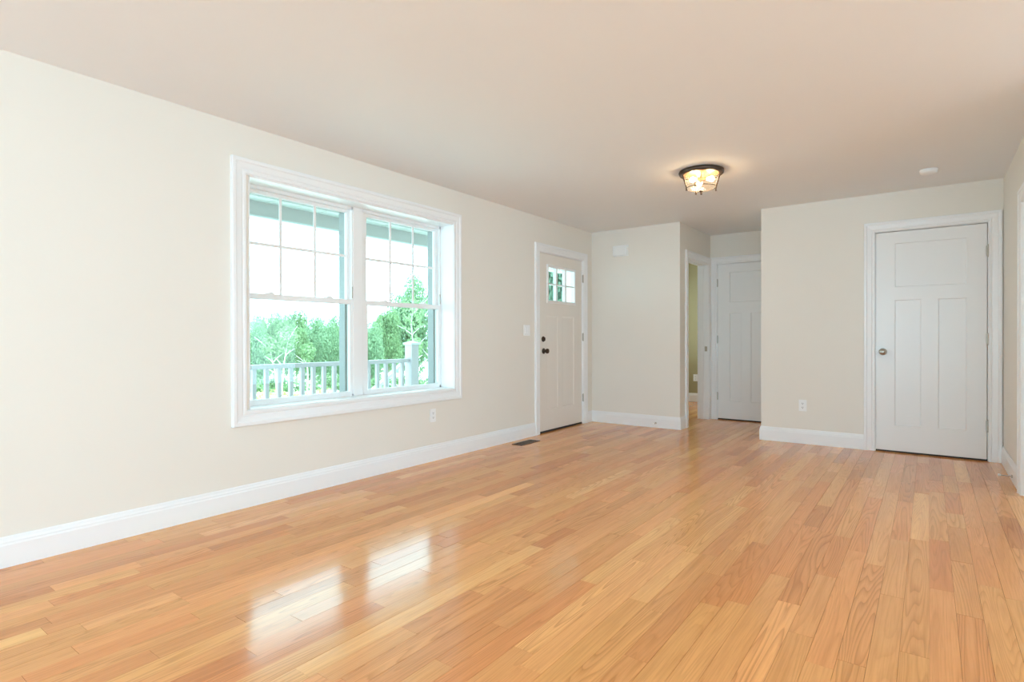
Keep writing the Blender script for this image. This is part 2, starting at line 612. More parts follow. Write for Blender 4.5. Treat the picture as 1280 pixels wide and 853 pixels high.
# spaces behind the doors
struct(wall_boxes(Mesh(), lambda a, b, n: (a, 9.55-n, b), -3.7, XHR+0.1, -0.012, H, -0.1, 0).build('wall_bedroom_far', M['sage']), 'olive bedroom wall seen through the doorway')
struct(wall_boxes(Mesh(), lambda a, b, n: (-3.62+n, a, b), YE+WT, 9.55, -0.012, H, -0.1, 0, [(8.0, 8.9, 0.9, 2.0)]).build('wall_bedroom_outer', M['sage']))
struct(wall_boxes(Mesh(), lambda a, b, n: (a, 7.25-n, b), XHR+WT, 1.9, -0.012, H, -0.1, 0).build('wall_closet_back', M['wall']))
struct(wall_boxes(Mesh(), lambda a, b, n: (XHR+0.1-n, a, b), YHB+WT, 9.55, -0.012, H, -0.1, 0).build('wall_store_side', M['wall']))
struct(wall_boxes(Mesh(), lambda a, b, n: (a, 7.0-n, b), XR+WT, 1.8, -0.012, H, -0.1, 0).build('wall_passage_far', M['wall']))
struct(wall_boxes(Mesh(), lambda a, b, n: (1.8-n, a, b), 4.12, 7.0, -0.012, H, -0.1, 0, [(4.8, 6.3, 0.3, 2.2)]).build('wall_passage_side', M['wall']))  # unseen opening added to brighten the far walls and ceiling

# baseboards
baseboard('baseboard_left', (XL, -3.2), (XL, DY0-0.09), (1, 0), 'white baseboard under the window wall')
baseboard('baseboard_corner', (XL, DY1+0.1), (XL, YE), (1, 0), 'short white baseboard between entry door and corner')
baseboard('baseboard_entry', (XL, YE), (XH, YE), (0, -1), 'white baseboard under the door chime', 0, 1)
baseboard('baseboard_hall', (XH, YE), (XH, OY0-0.09), (1, 0), 'stub of white baseboard turning into the hall', 1, 0)
baseboard('baseboard_closet', (XHR, YR), (CX0-0.09, YR), (0, -1), 'white baseboard left of the closet door', 1, 0)
baseboard('baseboard_hall_right', (XHR, YHB), (XHR, YR), (-1, 0), None, 0, 1)
baseboard('baseboard_right', (XR, YR), (XR, PY1+0.09), (-1, 0), 'short white baseboard at the right edge')
baseboard('baseboard_bedroom', (-3.6, 9.55), (XH-WT, 9.55), (0, -1), 'white baseboard in the bedroom beyond the doorway')

# door casings and jambs
def door_trim(name, Mf, a0, a1, b1, w, label, depth, jamb_n=0.0, wr=None):
    m = Mesh()
    pr = casing_prof(w)
    if wr:                                       # narrower member on one side where walls crowd it
        rings = []
        for u, t in pr:
            rings.append([Mf(a0-u, 0, t), Mf(a0-u, b1+u, t), Mf(a1+u*wr/w, b1+u, t), Mf(a1+u*wr/w, 0, t)])
        V = [[m.bm.verts.new(p) for p in r] for r in rings]
        for i in range(len(V)-1):
            for j in range(3):
                m.bm.faces.new((V[i][j], V[i][j+1], V[i+1][j+1], V[i+1][j]))
        m.bm.faces.new([v[0] for v in V])
        m.bm.faces.new([v[3] for v in V][::-1])
    else:
        m.frame(Mf, a0, a1, 0, b1, pr, True)
    j = 0.004
    # jamb lining with a stop
    for (p0, p1, q0, q1) in ((a0-0.002, a0+j, 0, b1+0.002), (a1-j, a1+0.002, 0, b1+0.002), (a0, a1, b1-j, b1+0.002)):
        m.mbox(Mf, p0, p1, q0, q1, -depth, 0.002)
    return struct(m.build(name, M['trim']), label)


door_trim('trim_1', ML, DY0, DY1, DZ, 0.092, 'white casing around the entry door', 0.2)
door_trim('trim_2', MC, CX0, CX1, CZ, 0.09, 'white moulded casing around the closet door', WT)
door_trim('trim_3', MB_, HX0, HX1, HZ, 0.088, 'white casing around the hall door', WT, wr=0.05)
door_trim('trim_4', MH, OY0, OY1, OZ, 0.09, 'white casing around the open hall doorway', WT+0.004, wr=0.083)
door_trim('trim_5', MR, PY0, PY1, PZ, 0.09, 'edge of white door casing on the right wall', WT)
# stop strips inside the open doorway
m = Mesh()
m.mbox(MH, OY1-0.016, OY1-0.003, 0, OZ-0.003, -0.095, -0.055)
m.mbox(MH, OY0+0.003, OY0+0.016, 0, OZ-0.003, -0.095, -0.055)
m.mbox(MH, OY0, OY1, OZ-0.016, OZ-0.003, -0.095, -0.055)
struct(m.build('trim_6', M['trim']), 'white door stop strip in the open hall doorway')
sp = Mesh().mbox(MH, OY1-0.0065, OY1-0.003, 0.90, 0.965, -0.045, -0.012).build('strike_plate', M['nickel'])
tag(sp, 'small metal strike plate on the open hall doorway jamb', 'strike plate')


# ------------------------------------------------------------------ doors
def slab(Mf, a0, a1, b0, b1, n1, thick, panels, lites=(), depth=0.009, slope=0.010):
    m = Mesh()
    rects = list(panels)+list(lites)
    As = sorted({a0, a1, *[v for h in rects for v in h[:2]]})
    Bs = sorted({b0, b1, *[v for h in rects for v in h[2:]]})
    def q(a, b, c, d, n):
        m.face([Mf(a, c, n), Mf(b, c, n), Mf(b, d, n), Mf(a, d, n)])
    for i in range(len(As)-1):
        for j in range(len(Bs)-1):
            ca, cb = (As[i]+As[i+1])/2, (Bs[j]+Bs[j+1])/2
            inp = any(h[0] < ca < h[1] and h[2] < cb < h[3] for h in rects)
            inl = any(h[0] < ca < h[1] and h[2] < cb < h[3] for h in lites)
            if not inp: q(As[i], As[i+1], Bs[j], Bs[j+1], n1)
            if not inl: q(As[i], As[i+1], Bs[j], Bs[j+1], n1-thick)
    def ring(h, prof):
        rr = []
        for u, n in prof:
            rr.append([Mf(h[0]+u, h[2]+u, n), Mf(h[1]-u, h[2]+u, n), Mf(h[1]-u, h[3]-u, n), Mf(h[0]+u, h[3]-u, n)])
        m.strip(rr, closed_prof=True)
        return rr[-1]
    for h in panels:
        last = ring(h, [(0, n1), (0.0015, n1-depth*0.55), (slope*0.6, n1-depth), (slope, n1-depth)])
        m.face(last)
    for h in lites:
        ring(h, [(0, n1), (0, n1-thick)])
    for v in (a0, a1):
        m.face([Mf(v, b0, n1), Mf(v, b1, n1), Mf(v, b1, n1-thick), Mf(v, b0, n1-thick)])
    for v in (b0, b1):
        m.face([Mf(a0, v, n1), Mf(a1, v, n1), Mf(a1, v, n1-thick), Mf(a0, v, n1-thick)])
    return m


def axis_mtx(Mf, a, b, n):
    """Local Z along the wall normal, at a point on the wall."""
    o = Vector(Mf(a, b, n)); z = (Vector(Mf(a, b, n+1))-o)
    x = Vector(Mf(a+1, b, n))-o
    y = z.cross(x)
    return Matrix(((x.x, y.x, z.x, o.x), (x.y, y.y, z.y, o.y), (x.z, y.z, z.z, o.z), (0, 0, 0, 1)))


def hinge(Mf, a, b, n, root, s=1):
    m = Mesh()
    m.mbox(Mf, a-0.014, a+0.006, b-0.045, b+0.045, n-0.003, n+0.0015)
    p0, p1 = Vector(Mf(a, b-0.048, n+0.004)), Vector(Mf(a, b+0.048, n+0.004))
    m.tube([p0, p1], 0.0062, 10)
    m.tube([p1, p1+Vector((0, 0, 0.006))], 0.004, 8)
    m.tube([p0-Vector((0, 0, 0.006)), p0], 0.004, 8)
    o = m.build('hinge', M['nickel'], root, smooth=True)
    o['label'] = 'brushed metal hinge'
    return o


def knob(Mf, a, b, n, root, name='knob', mat_='nickel'):
    m = Mesh()
    m.lathe([(0.0, 0), (0.032, 0), (0.033, 0.004), (0.029, 0.009), (0.014, 0.012), (0.011, 0.03), (0.015, 0.036), (0.026, 0.042),
             (0.0285, 0.052), (0.026, 0.062), (0.017, 0.068), (0.0, 0.07)], axis_mtx(Mf, a, b, n), 28)
    o = m.build(name, M[mat_], root, smooth=True)
    return o


# closet door
PAN_C = [(-0.255, 0.271, 1.55, 1.958), (-0.255, -0.055, 0.252, 1.427), (0.07, 0.271, 0.252, 1.427)]
door2 = struct(slab(MC, CX0+0.006, CX1-0.011, 0.016, CZ-0.011, -0.004, 0.035, PAN_C).build('door_2', M['door']), 'white three panel closet door with nickel knob')
kn = knob(MC, -0.348, 0.943, -0.004, door2); kn['label'] = 'round satin nickel knob'
lt = Mesh().mbox(MC, CX0+0.001, CX0+0.006, 0.912, 0.975, -0.03, -0.0035).build('latch', M['nickel'], door2)
for z in (1.828, 1.063, 0.307):
    hinge(MC, CX1-0.003, z, 0.0, door2)
sw = Mesh().mbox(MC, CX0+0.005, CX1-0.005, 0.001, 0.013, -0.05, -0.012).build('gap_shade_bar', M['dark'], door2)  # black bar standing in for the shade under the door
# hall door
PAN_H = [(-2.098, -1.635, 1.545, 1.937), (-2.098, -1.948, 0.246, 1.402), (-1.835, -1.635, 0.246, 1.402)]
door3 = struct(slab(MB_, HX0+0.006, HX1-0.006, 0.016, HZ-0.008, -0.004, 0.035, PAN_H).build('door_3', M['door']), 'white three panel door at the end of the hall')
for z in (1.805, 1.058, 0.310):
    hinge(MB_, HX0+0.004, z, 0.0, door3)
knob(MB_, -1.55, 0.943, -0.004, door3)
Mesh().mbox(MB_, HX0+0.005, HX1-0.005, 0.001, 0.013, -0.05, -0.012).build('gap_shade_bar', M['dark'], door3)  # shade in the hall door's bottom gap, as a black bar
# entry door with six small panes
LITE = (5.49, 6.088, 1.512, 1.898)
PAN_E = [(5.452, 5.704, 0.262, 1.335), (5.805, 6.078, 0.262, 1.335)]
ND = -0.014
door1 = struct(slab(ML, DY0+0.005, DY1-0.005, 0.022, DZ-0.006, ND, 0.044, PAN_E, [LITE], depth=0.006, slope=0.03).build('door_1', M['entry']), 'cream entry door with a six pane window, knob and deadbolt')
lf_ = Mesh().frame(ML, LITE[0]+0.004, LITE[1]-0.004, LITE[2]+0.004, LITE[3]-0.004,
                   [(0, ND-0.04), (0, ND+0.006), (0.006, ND+0.012), (0.026, ND+0.012), (0.034, ND+0.004), (0.034, ND-0.001)]).build('lite_frame', M['vinyl'], door1)
lf_['label'] = 'white frame around the six small panes'
for i, (lo, hi) in enumerate(((5.494, 5.675), (5.675, 5.876), (5.876, 6.084))):
    for (z0, z1) in ((1.516, 1.705), (1.705, 1.894)):
        p = Mesh().mbox(ML, lo, hi, z0, z1, ND-0.024, ND-0.020).build('pane', M['glass'], door1)
for y_ in (5.675, 5.876):
    Mesh().mbox(ML, y_-0.016, y_+0.016, 1.516, 1.894, ND-0.036, ND+0.006, 0.004).build('muntin', M['vinyl'], door1)
Mesh().mbox(ML, 5.494, 6.084, 1.697, 1.713, ND-0.034, ND+0.004, 0.003).build('muntin', M['vinyl'], door1)
k1 = knob(ML, 5.395, 0.932, ND, door1, mat_='bronze'); k1['label'] = 'dark bronze knob'
m = Mesh()
m.lathe([(0, 0), (0.031, 0), (0.032, 0.006), (0.026, 0.014), (0.012, 0.016), (0.0, 0.016)], axis_mtx(ML, 5.385, 1.068, ND), 24)
m.mbox(ML, 5.378, 5.392, 1.05, 1.086, ND+0.014, ND+0.03, 0.003)
db = m.build('deadbolt', M['bronze'], door1, smooth=True); db['label'] = 'dark bronze deadbolt turn'
for z in (1.825, 1.093, 0.330):
    hinge(ML, DY1+0.002, z, 0.003, door1)
Mesh().mbox(ML, DY0+0.004, DY1-0.004, 0.001, 0.020, -0.2, -0.01).build('threshold', M['dark'], door1)

# ------------------------------------------------------------------ window
win = struct(empty('window_1', (XL, 2.9, 0.62)), 'white double window of two hung sashes over the porch')
def wpart(m, name, mt, parent=win, label=None):
    o = m.build(name, M[mt])
    if parent is win:
        adopt(o, win)
    else:
        o.parent = parent
    if label:
        o['label'] = label
    return o
wpart(Mesh().frame(ML, 1.905, 3.858, 0.619, 2.126, [(0, 0), (0, 0.012), (0.006, 0.018), (0.02, 0.018), (0.028, 0.014), (0.036, 0.019), (0.068, 0.022),
      (0.075, 0.028), (0.093, 0.028), (0.098, 0.024), (0.098, 0)]), 'casing', 'trim')
JN = -0.148
m = Mesh()
for (a0, a1, b0, b1) in ((WX0-0.001, WX0+0.006, WZ0, WZ1), (WX1-0.006, WX1+0.001, WZ0, WZ1), (WX0, WX1, WZ1-0.012, WZ1+0.001), (WX0, WX1, WZ0-0.001, WZ0+0.006)):
    m.mbox(ML, a0, a1, b0, b1, JN-0.092, 0.003)
wpart(m, 'jamb', 'trim')
m = Mesh()
m.mbox(ML, 2.858, 2.952, WZ0+0.002, WZ1-0.006, JN-0.09, JN+0.002, 0.003)
wpart(m, 'mullion', 'vinyl')
ZM0, ZM1 = 1.350, 1.386
def sash(name, a0, a1, b0, b1, n1, g, th=0.03):
    """g = glass rectangle inside the sash."""
    m = Mesh()
    ga0, ga1, gb0, gb1 = g
    m.mbox(ML, a0, ga0, b0, b1, n1-th, n1)
    m.mbox(ML, ga1, a1, b0, b1, n1-th, n1)
    m.mbox(ML, ga0, ga1, b0, gb0, n1-th, n1)
    m.mbox(ML, ga0, ga1, gb1, b1, n1-th, n1)
    # glazing bead
    m.frame(ML, ga0+0.004, ga1-0.004, gb0+0.004, gb1-0.004, [(0, n1-th*0.6), (0.004, n1-0.004), (0.006, n1-0.002)])
    s = wpart(m, name, 'vinyl')
    p = Mesh().mbox(ML, ga0, ga1, gb0, gb1, n1-th*0.6-0.002, n1-th*0.6+0.002).build('pane', M['glass'])
    p.parent = s
    p.matrix_parent_inverse = s.matrix_parent_inverse.copy()
    s_inv = Matrix.Identity(4)
    p.matrix_parent_inverse = s_inv
    return s
units = [((1.931, 2.862), (1.985, 2.822), (1.975, 2.828)), ((2.948, 3.856), (3.016, 3.807), (3.003, 3.823))]
for (ua, ub), (g0, g1), (l0, l1) in units:
    fr_ = Mesh()
    for (a0, a1, b0, b1) in ((ua, ua+0.016, WZ0+0.006, WZ1-0.012), (ub-0.016, ub, WZ0+0.006, WZ1-0.012), (ua, ub, WZ1-0.034, WZ1-0.012), (ua, ub, WZ0+0.006, WZ0+0.022)):
        fr_.mbox(ML, a0, a1, b0, b1, JN-0.088, JN-0.001)
    wpart(fr_, 'window_frame', 'vinyl')
    ex = Mesh()
    for (a0, a1, b0, b1) in ((ua, ua+0.024, WZ0+0.006, WZ1-0.012), (ub-0.036, ub, WZ0+0.006, WZ1-0.012), (ua, ub, WZ1-0.05, WZ1-0.012), (ua, ub, WZ0+0.006, WZ0+0.03)):
        ex.mbox(ML, a0, a1, b0, b1, JN-0.135, JN-0.064)
    wpart(ex, 'reveal_shade_strip', 'outer', label='outer window edge toned dark for shade and glass tint')
    us = sash('upper_sash', ua+0.014, ub-0.014, ZM0, 2.099, JN-0.032, (g0, g1, ZM1, 2.072))
    for k in (1, 2):
        y_ = g0+(g1-g0)*k/3
        mm = Mesh().mbox(ML, y_-0.010, y_+0.010, ZM1, 2.072, JN-0.0475, JN-0.042).build('muntin', M['vinyl'], us)
    Mesh().mbox(ML, g0, g1, 1.719, 1.740, JN-0.0475, JN-0.0415).build('muntin', M['vinyl'], us)
    ls = sash('lower_sash', ua+0.014, ub-0.014, WZ0+0.022, ZM1, JN-0.003, (l0, l1, 0.661, ZM0), th=0.028)
    for k in (0.22, 0.78):
        y_ = l0+(l1-l0)*k
        m = Mesh().mbox(ML, y_-0.035, y_+0.035, ZM1-0.002, ZM1+0.006, JN-0.026, JN-0.006, 0.002)
        m.mbox(ML, y_-0.012, y_+0.03, ZM1+0.006, ZM1+0.014, JN-0.022, JN-0.008, 0.003)
        m.build('sash_lock', M['plastic'], ls)
    m = Mesh().mbox(ML, ub-0.017, ub-0.010, ZM1+0.01, ZM1+0.10, JN-0.001, JN+0.003)
    wpart(m, 'sash_stop', 'nickel')


# ------------------------------------------------------------------ small fittings
def outlet(Mf, a, b, label, tint='plastic'):
    r = empty('wall_outlet', Mf(a, b, 0))
    tag(r, label, 'outlet')
    adopt(Mesh().mbox(Mf, a-0.036, a+0.036, b-0.058, b+0.058, 0.0002, 0.006, 0.0025).build('cover_plate', M['plastic']), r)
    for s in (-1, 1):
        rc = adopt(Mesh().mbox(Mf, a-0.016, a+0.016, b+s*0.02-0.014, b+s*0.02+0.014, 0.004, 0.0085, 0.003).build('receptacle', M['plastic']), r)
        m = Mesh()
        for d in (-0.006, 0.006):
            m.mbox(Mf, a+d-0.0015, a+d+0.0015, b+s*0.02-0.001, b+s*0.02+0.008, 0.0082, 0.0088)
        m.mbox(Mf, a-0.0025, a+0.0025, b+s*0.02-0.010, b+s*0.02-0.005, 0.0082, 0.0088)
        sl = m.build('slots', M['dark'])
        sl.parent = rc
    return r
outlet(ML, 3.592, 0.400, 'white wall outlet low on the wall below the window corner')
outlet(MC, -1.031, 0.387, 'white wall outlet low on the wall left of the closet door')
outlet(lambda a, b, n: (a, 9.55-n, b), -3.175, 0.405, 'white wall outlet on the olive wall seen through the doorway')

r = tag(empty('light_switch', ML(5.04, 1.165, 0)), 'white double light switch beside the entry door', 'light switch')
adopt(Mesh().mbox(ML, 4.982, 5.098, 1.107, 1.223, 0.0002, 0.006, 0.0025).build('cover_plate', M['plastic']), r)
for d in (-0.023, 0.023):
    adopt(Mesh().mbox(ML, 5.04+d-0.016, 5.04+d+0.016, 1.132, 1.198, 0.004, 0.009, 0.002).build('rocker', M['plastic']), r)

r = tag(empty('door_chime', ME(-3.098, 2.168, 0)), 'small white door chime box high on the wall by the corner', 'door chime')
adopt(Mesh().mbox(ME, -3.2, -2.996, 2.1, 2.236, 0.0002, 0.012, 0.004).build('back_plate', M['plastic']), r)
adopt(Mesh().mbox(ME, -3.194, -3.002, 2.106, 2.230, 0.010, 0.048, 0.010).build('cover', M['plastic'], smooth=True), r)

# smoke detector
dc = (0.0, 5.715)
r = tag(empty('smoke_detector', (dc[0], dc[1], H)), 'round white smoke detector on the ceiling before the closet door', 'smoke detector')
T = Matrix.Translation((dc[0], dc[1], H))
adopt(Mesh().lathe([(0.0, -0.0005), (0.062, -0.0005), (0.064, -0.004), (0.064, -0.010), (0.0, -0.010)], T, 36).build('mounting_base', M['plastic'], smooth=True), r)
adopt(Mesh().lathe([(0.0, -0.009), (0.060, -0.009), (0.060, -0.020), (0.056, -0.028), (0.045, -0.034), (0.02, -0.037), (0.0, -0.0375)], T, 36).build('cover', M['plastic'], smooth=True), r)

# floor register
r = tag(empty('floor_vent', (-3.34, 4.78, 0)), 'dark brown slotted floor vent below the light switch', 'floor vent')
vx0, vx1, vy0, vy1 = -3.402, -3.278, 4.615, 4.945
m = Mesh()
m.box(vx0, vx0+0.018, vy0, vy1, 0.0006, 0.0055, 0.001).box(vx1-0.018, vx1, vy0, vy1, 0.0006, 0.0055, 0.001)
m.box(vx0+0.017, vx1-0.017, vy0, vy0+0.018, 0.0006, 0.0055, 0.001).box(vx0+0.017, vx1-0.017, vy1-0.018, vy1, 0.0006, 0.0055, 0.001)
m.box(-3.344, -3.336, vy0+0.017, vy1-0.017, 0.0006, 0.005)
adopt(m.build('frame', M['brown']), r)
m = Mesh()
k = vy0+0.026
while k < vy1-0.022:
    m.box(vx0+0.017, vx1-0.017, k, k+0.005, 0.0007, 0.0045)
    k += 0.0125
adopt(m.build('louvers', M['brown']), r)
adopt(Mesh().box(vx0+0.004, vx1-0.004, vy0+0.004, vy1-0.004, 0.0004, 0.0008).build('duct_shade_sheet', M['dark']), r)  # black sheet in place of a shaded duct hole


def door_stop(p, d, label):
    p, d = Vector(p), Vector(d)
    r = tag(empty('door_stop', p), label, 'door stop')
    z = d.normalized()
    adopt(Mesh().tube([p+z*0.0003, p+z*0.006], 0.011, 14).build('base', M['nickel'], smooth=True), r)
    adopt(Mesh().tube([p+z*0.005, p+z*0.068], 0.0042, 10).build('rod', M['nickel'], smooth=True), r)
    t = adopt(Mesh().tube([p+z*0.066, p+z*0.071, p+z*0.080, p+z*0.083], [0.006, 0.0085, 0.0085, 0.006], 14).build('rubber_tip', M['plastic'], smooth=True), r)
    t['label'] = 'white rubber tip'
    return r
door_stop((-2.64, YE-0.015, 0.055), (0, -1, 0), 'small metal door stop on the baseboard under the door chime')
door_stop((XR-0.015, 5.575, 0.045), (-1, 0, 0), 'small metal door stop on the baseboard at the right edge')

# ------------------------------------------------------------------ ceiling lamp
LC = Vector((-1.492, 4.63, H))
lamp = tag(empty('ceiling_light', LC), 'flush bronze ceiling light with a clear glass bowl and lit bulbs', 'ceiling light')
T = Matrix.Translation(LC)
a_ = lambda o: adopt(o, lamp)
a_(Mesh().lathe([(0.0, -0.0005), (0.160, -0.0005), (0.172, -0.004), (0.176, -0.014), (0.174, -0.024), (0.168, -0.034), (0.158, -0.038), (0.146, -0.036), (0.143, -0.030), (0.0, -0.030)], T, 56).build('canopy_ring', M['bronze'], smooth=True))
rf = a_(Mesh().lathe([(0.0, -0.0312), (0.139, -0.0312), (0.139, -0.033), (0.0, -0.033)], T, 40).build('reflector', M['copper'], smooth=True))
bowl = [(0.138, -0.034), (0.137, -0.05), (0.131, -0.08), (0.122, -0.11), (0.114, -0.135), (0.104, -0.150), (0.08, -0.160), (0.045, -0.166), (0.0, -0.168)]
gb = a_(Mesh().lathe(bowl, T, 48).build('glass_bowl', M['lampglass'], smooth=True)); gb['label'] = 'clear glass bowl'
a_(Mesh().torus(LC+Vector((0, 0, -0.140)), 0.119, 0.0032).build('cage_ring', M['bronze'], smooth=True))
va = math.atan2(rt.y, rt.x)
for k, ang in enumerate((va+R(2), va+R(182), va+R(92))):
    dx, dy = math.cos(ang), math.sin(ang)
    pr = [(0.152, -0.034), (0.147, -0.055), (0.138, -0.085), (0.128, -0.115), (0.1215, -0.14), (0.120, -0.158), (0.123, -0.166)]
    a_(Mesh().tube([LC+Vector((dx*r_, dy*r_, z)) for r_, z in pr], 0.0055, 8).build('cage_arm', M['bronze'], smooth=True))
a_(Mesh().lathe([(0, -0.164), (0.012, -0.166), (0.013, -0.172), (0.006, -0.178), (0.009, -0.186), (0.006, -0.196), (0.0, -0.2)], T, 20).build('finial', M['bronze'], smooth=True))
for k in range(3):
    ang = va+R(200+120*k)
    d = Vector((math.cos(ang), math.sin(ang), 0))
    s0, s1 = LC+d*0.012+Vector((0, 0, -0.07)), LC+d*0.05+Vector((0, 0, -0.076))
    so = a_(Mesh().tube([LC+Vector((0, 0, -0.03)), LC+d*0.004+Vector((0, 0, -0.06)), s0, s1], [0.006, 0.006, 0.014, 0.014], 12).build('socket', M['copper'], smooth=True))
    so['label'] = 'copper coloured bulb socket'
    ax = (s1-s0).normalized()
    q = ax.to_track_quat('Z', 'Y').to_matrix().to_4x4()
    q.translation = s1
    bo = Mesh().lathe([(0.0, 0), (0.012, 0), (0.013, 0.010), (0.019, 0.022), (0.022, 0.034), (0.020, 0.045), (0.012, 0.053), (0.0, 0.056)], q, 20).build('bulb', M['bulb'], smooth=True)
    a_(bo)
    bo['label'] = 'glowing warm bulb'

# ------------------------------------------------------------------ porch
PX = -5.5
struct(Mesh().box(-5.75, XL-0.24, -2.5, 9.75, -0.22, -0.10).build('porch_floor', M['deck']), 'grey porch deck outside the window')
m = Mesh().box(-5.75, XL-0.24, -2.5, 9.75, 2.478, 2.53)
y_ = -2.5
while y_ < 9.7:
    m.box(-5.6, XL-0.25, y_, y_+0.012, 2.472, 2.479)
    y_ += 0.3
struct(m.build('porch_ceiling', M['soffit']), 'pale porch ceiling seen through the top of the window')
struct(Mesh().box(PX-0.16, PX, -2.5, 9.75, 2.335, 2.478).build('porch_beam', M['beam']), 'grey blue beam under the porch ceiling')
struct(Mesh().box(PX-0.165, PX+0.008, -2.5, 9.75, 2.318, 2.336).build('porch_beam_trim', M['porchlight']), 'pale strip along the bottom of the porch beam')

rail = tag(empty('porch_railing', (PX-0.03, 3.5, -0.1)), 'grey blue porch railing with square balusters behind the window', 'railing')
b_ = lambda o: adopt(o, rail)
b_(Mesh().box(PX-0.07, PX+0.005, -2.4, 5.19, 0.765, 0.812, 0.006).build('top_rail', M['porch']))
b_(Mesh().box(PX-0.055, PX-0.01, -2.4, 5.19, -0.02, 0.05, 0.004).build('bottom_rail', M['porch']))
bys = [3.078+0.1385*k for k in range(-14, 8)]+[4.18, 4.30, 4.42]+[4.545+0.1375*k for k in range(5)]
for y_ in bys:
    b_(Mesh().box(PX-0.052, PX-0.012, y_-0.02, y_+0.02, 0.045, 0.77, 0.002).build('baluster', M['porch']))


def newel(x, y, z0, z1, label, s=0.064):
    r = tag(empty('newel_post', (x, y, z0)), label, 'post')
    adopt(Mesh().box(x-s, x+s, y-s, y+s, z0, z1-0.05, 0.004).build('shaft', M['porch']), r)
    m = Mesh().box(x-s-0.018, x+s+0.018, y-s-0.018, y+s+0.018, z1-0.052, z1-0.028, 0.004)
    c = s+0.012
    V = [(x-c, y-c, z1-0.03), (x+c, y-c, z1-0.03), (x+c, y+c, z1-0.03), (x-c, y+c, z1-0.03), (x, y, z1)]
    for k in range(4):
        m.face([V[k], V[(k+1) % 4], V[4]])
    m.face(V[:4][::-1])
    adopt(m.build('cap', M['porchlight']), r)
    return r
newel(PX-0.03, 5.268, -0.10, 1.05, 'square grey blue newel post with a flat cap beside the porch steps')

st = tag(empty('stair_railing', (PX-0.2, 5.27, -0.1)), 'sloping pale handrail going down the porch steps', 'railing')
m = Mesh()
A0, A1 = Vector((PX-0.11, 5.268, 0.80)), Vector((PX-1.75, 5.268, -0.25))
def bar(m, p, q, w, h):
    d = (q-p); up_ = Vector((0, 0, h/2)); s_ = Vector((0, w/2, 0))
    m.strip([[p-s_-up_, p+s_-up_, p+s_+up_, p-s_+up_], [q-s_-up_, q+s_-up_, q+s_+up_, q-s_+up_]], closed_prof=True, caps=True)
bar(m, A0, A1, 0.075, 0.05)
adopt(m.build('handrail', M['porchlight']), st)
m = Mesh(); bar(m, A0-Vector((0, 0, 0.72)), A1-Vector((0, 0, 0.72)), 0.045, 0.06)
adopt(m.build('bottom_rail', M['porchlight']), st)
for k in range(1, 12):
    p = A0.lerp(A1, k/12)
    adopt(Mesh().box(p.x-0.02, p.x+0.02, 5.248, 5.288, p.z-0.72, p.z, 0.002).build('baluster', M['porchlight']), st)
newel(PX-1.82, 5.268, -1.1, -0.05, 'lower newel post at the foot of the porch steps')
m = Mesh()
for k in range(5):
    m.box(PX-0.25-0.28*(k+1), PX-0.25-0.28*k, 5.35, 6.9, -1.1, -0.12-0.17*(k+1))
struct(m.build('porch_steps', M['deck']), 'porch steps leading down to the yard')
cl = tag(empty('porch_column', (PX-0.08, 9.43, -0.1)), 'white square porch column seen through the entry door panes', 'column')
adopt(Mesh().box(PX-0.14, PX-0.02, 9.36, 9.49, 0.02, 2.22, 0.004).build('shaft', M['porchlight']), cl)
adopt(Mesh().box(PX-0.16, PX, 9.34, 9.51, -0.10, 0.04, 0.006).build('base', M['porchlight']), cl)
adopt(Mesh().box(PX-0.16, PX, 9.34, 9.51, 2.21, 2.318, 0.006).build('capital', M['porchlight']), cl)

# ------------------------------------------------------------------ yard and trees
def polar(px, D):
    a = yaw+math.atan((640-px)/FOC)
    return -math.sin(a)*D, math.cos(a)*D


def gz(x, y):
    D = math.hypot(x, y)
    return -1.1-1.35*max(0.0, min(1.0, (D-8)/40))-0.02*max(0, D-48)


m = Mesh()
rings = []
for D in (5.9, 8, 12, 18, 25, 33, 41, 48, 60, 90, 140):
    rr = []
    for k in range(41):
        a = R(5+k*2.5)
        x, y = -math.sin(a)*D, math.cos(a)*D
        if x > -5.8:
            x = -5.8
        rr.append((x, y, gz(x, y)))
    rings.append(rr)
m.strip(rings)
struct(m.build('ground', M['gravel'], weld=False), 'pale open yard beyond the porch')


def leaf_cloud(blobs, n, size, seed, name, mt, squash=1.0):
    rnd = random.Random(seed)
    bm = bmesh.new()
    lay = bm.faces.layers.float.new('leaf')
    vol = [b[3]**2 for b in blobs]
    for _ in range(n):
        cx, cy, cz, r = rnd.choices(blobs, vol)[0]
        d = Vector((rnd.gauss(0, 1), rnd.gauss(0, 1), rnd.gauss(0, 1))).normalized()
        p = Vector((cx, cy, cz))+d*r*rnd.uniform(0.72, 1.06)*Vector((1, 1, squash)).length/1.732
        nn = (d+Vector((rnd.gauss(0, .5), rnd.gauss(0, .5), rnd.gauss(0, .5)+0.25))).normalized()
        u = nn.orthogonal().normalized()
        u.rotate(Matrix.Rotation(rnd.uniform(0, 6.28), 3, nn))
        v = nn.cross(u)
        s = size*rnd.uniform(0.55, 1.25)
        w = s*rnd.uniform(0.45, 0.7)
        f = bm.faces.new([bm.verts.new(q) for q in (p-u*s, p-v*w+nn*s*0.12, p+u*s, p+v*w+nn*s*0.12)])
        f[lay] = min(1, max(0, rnd.gauss(0.5, 0.24)))
    me = bpy.data.meshes.new(name)
    bm.to_mesh(me)
    bm.free()
    me.materials.append(M[mt])
    return me


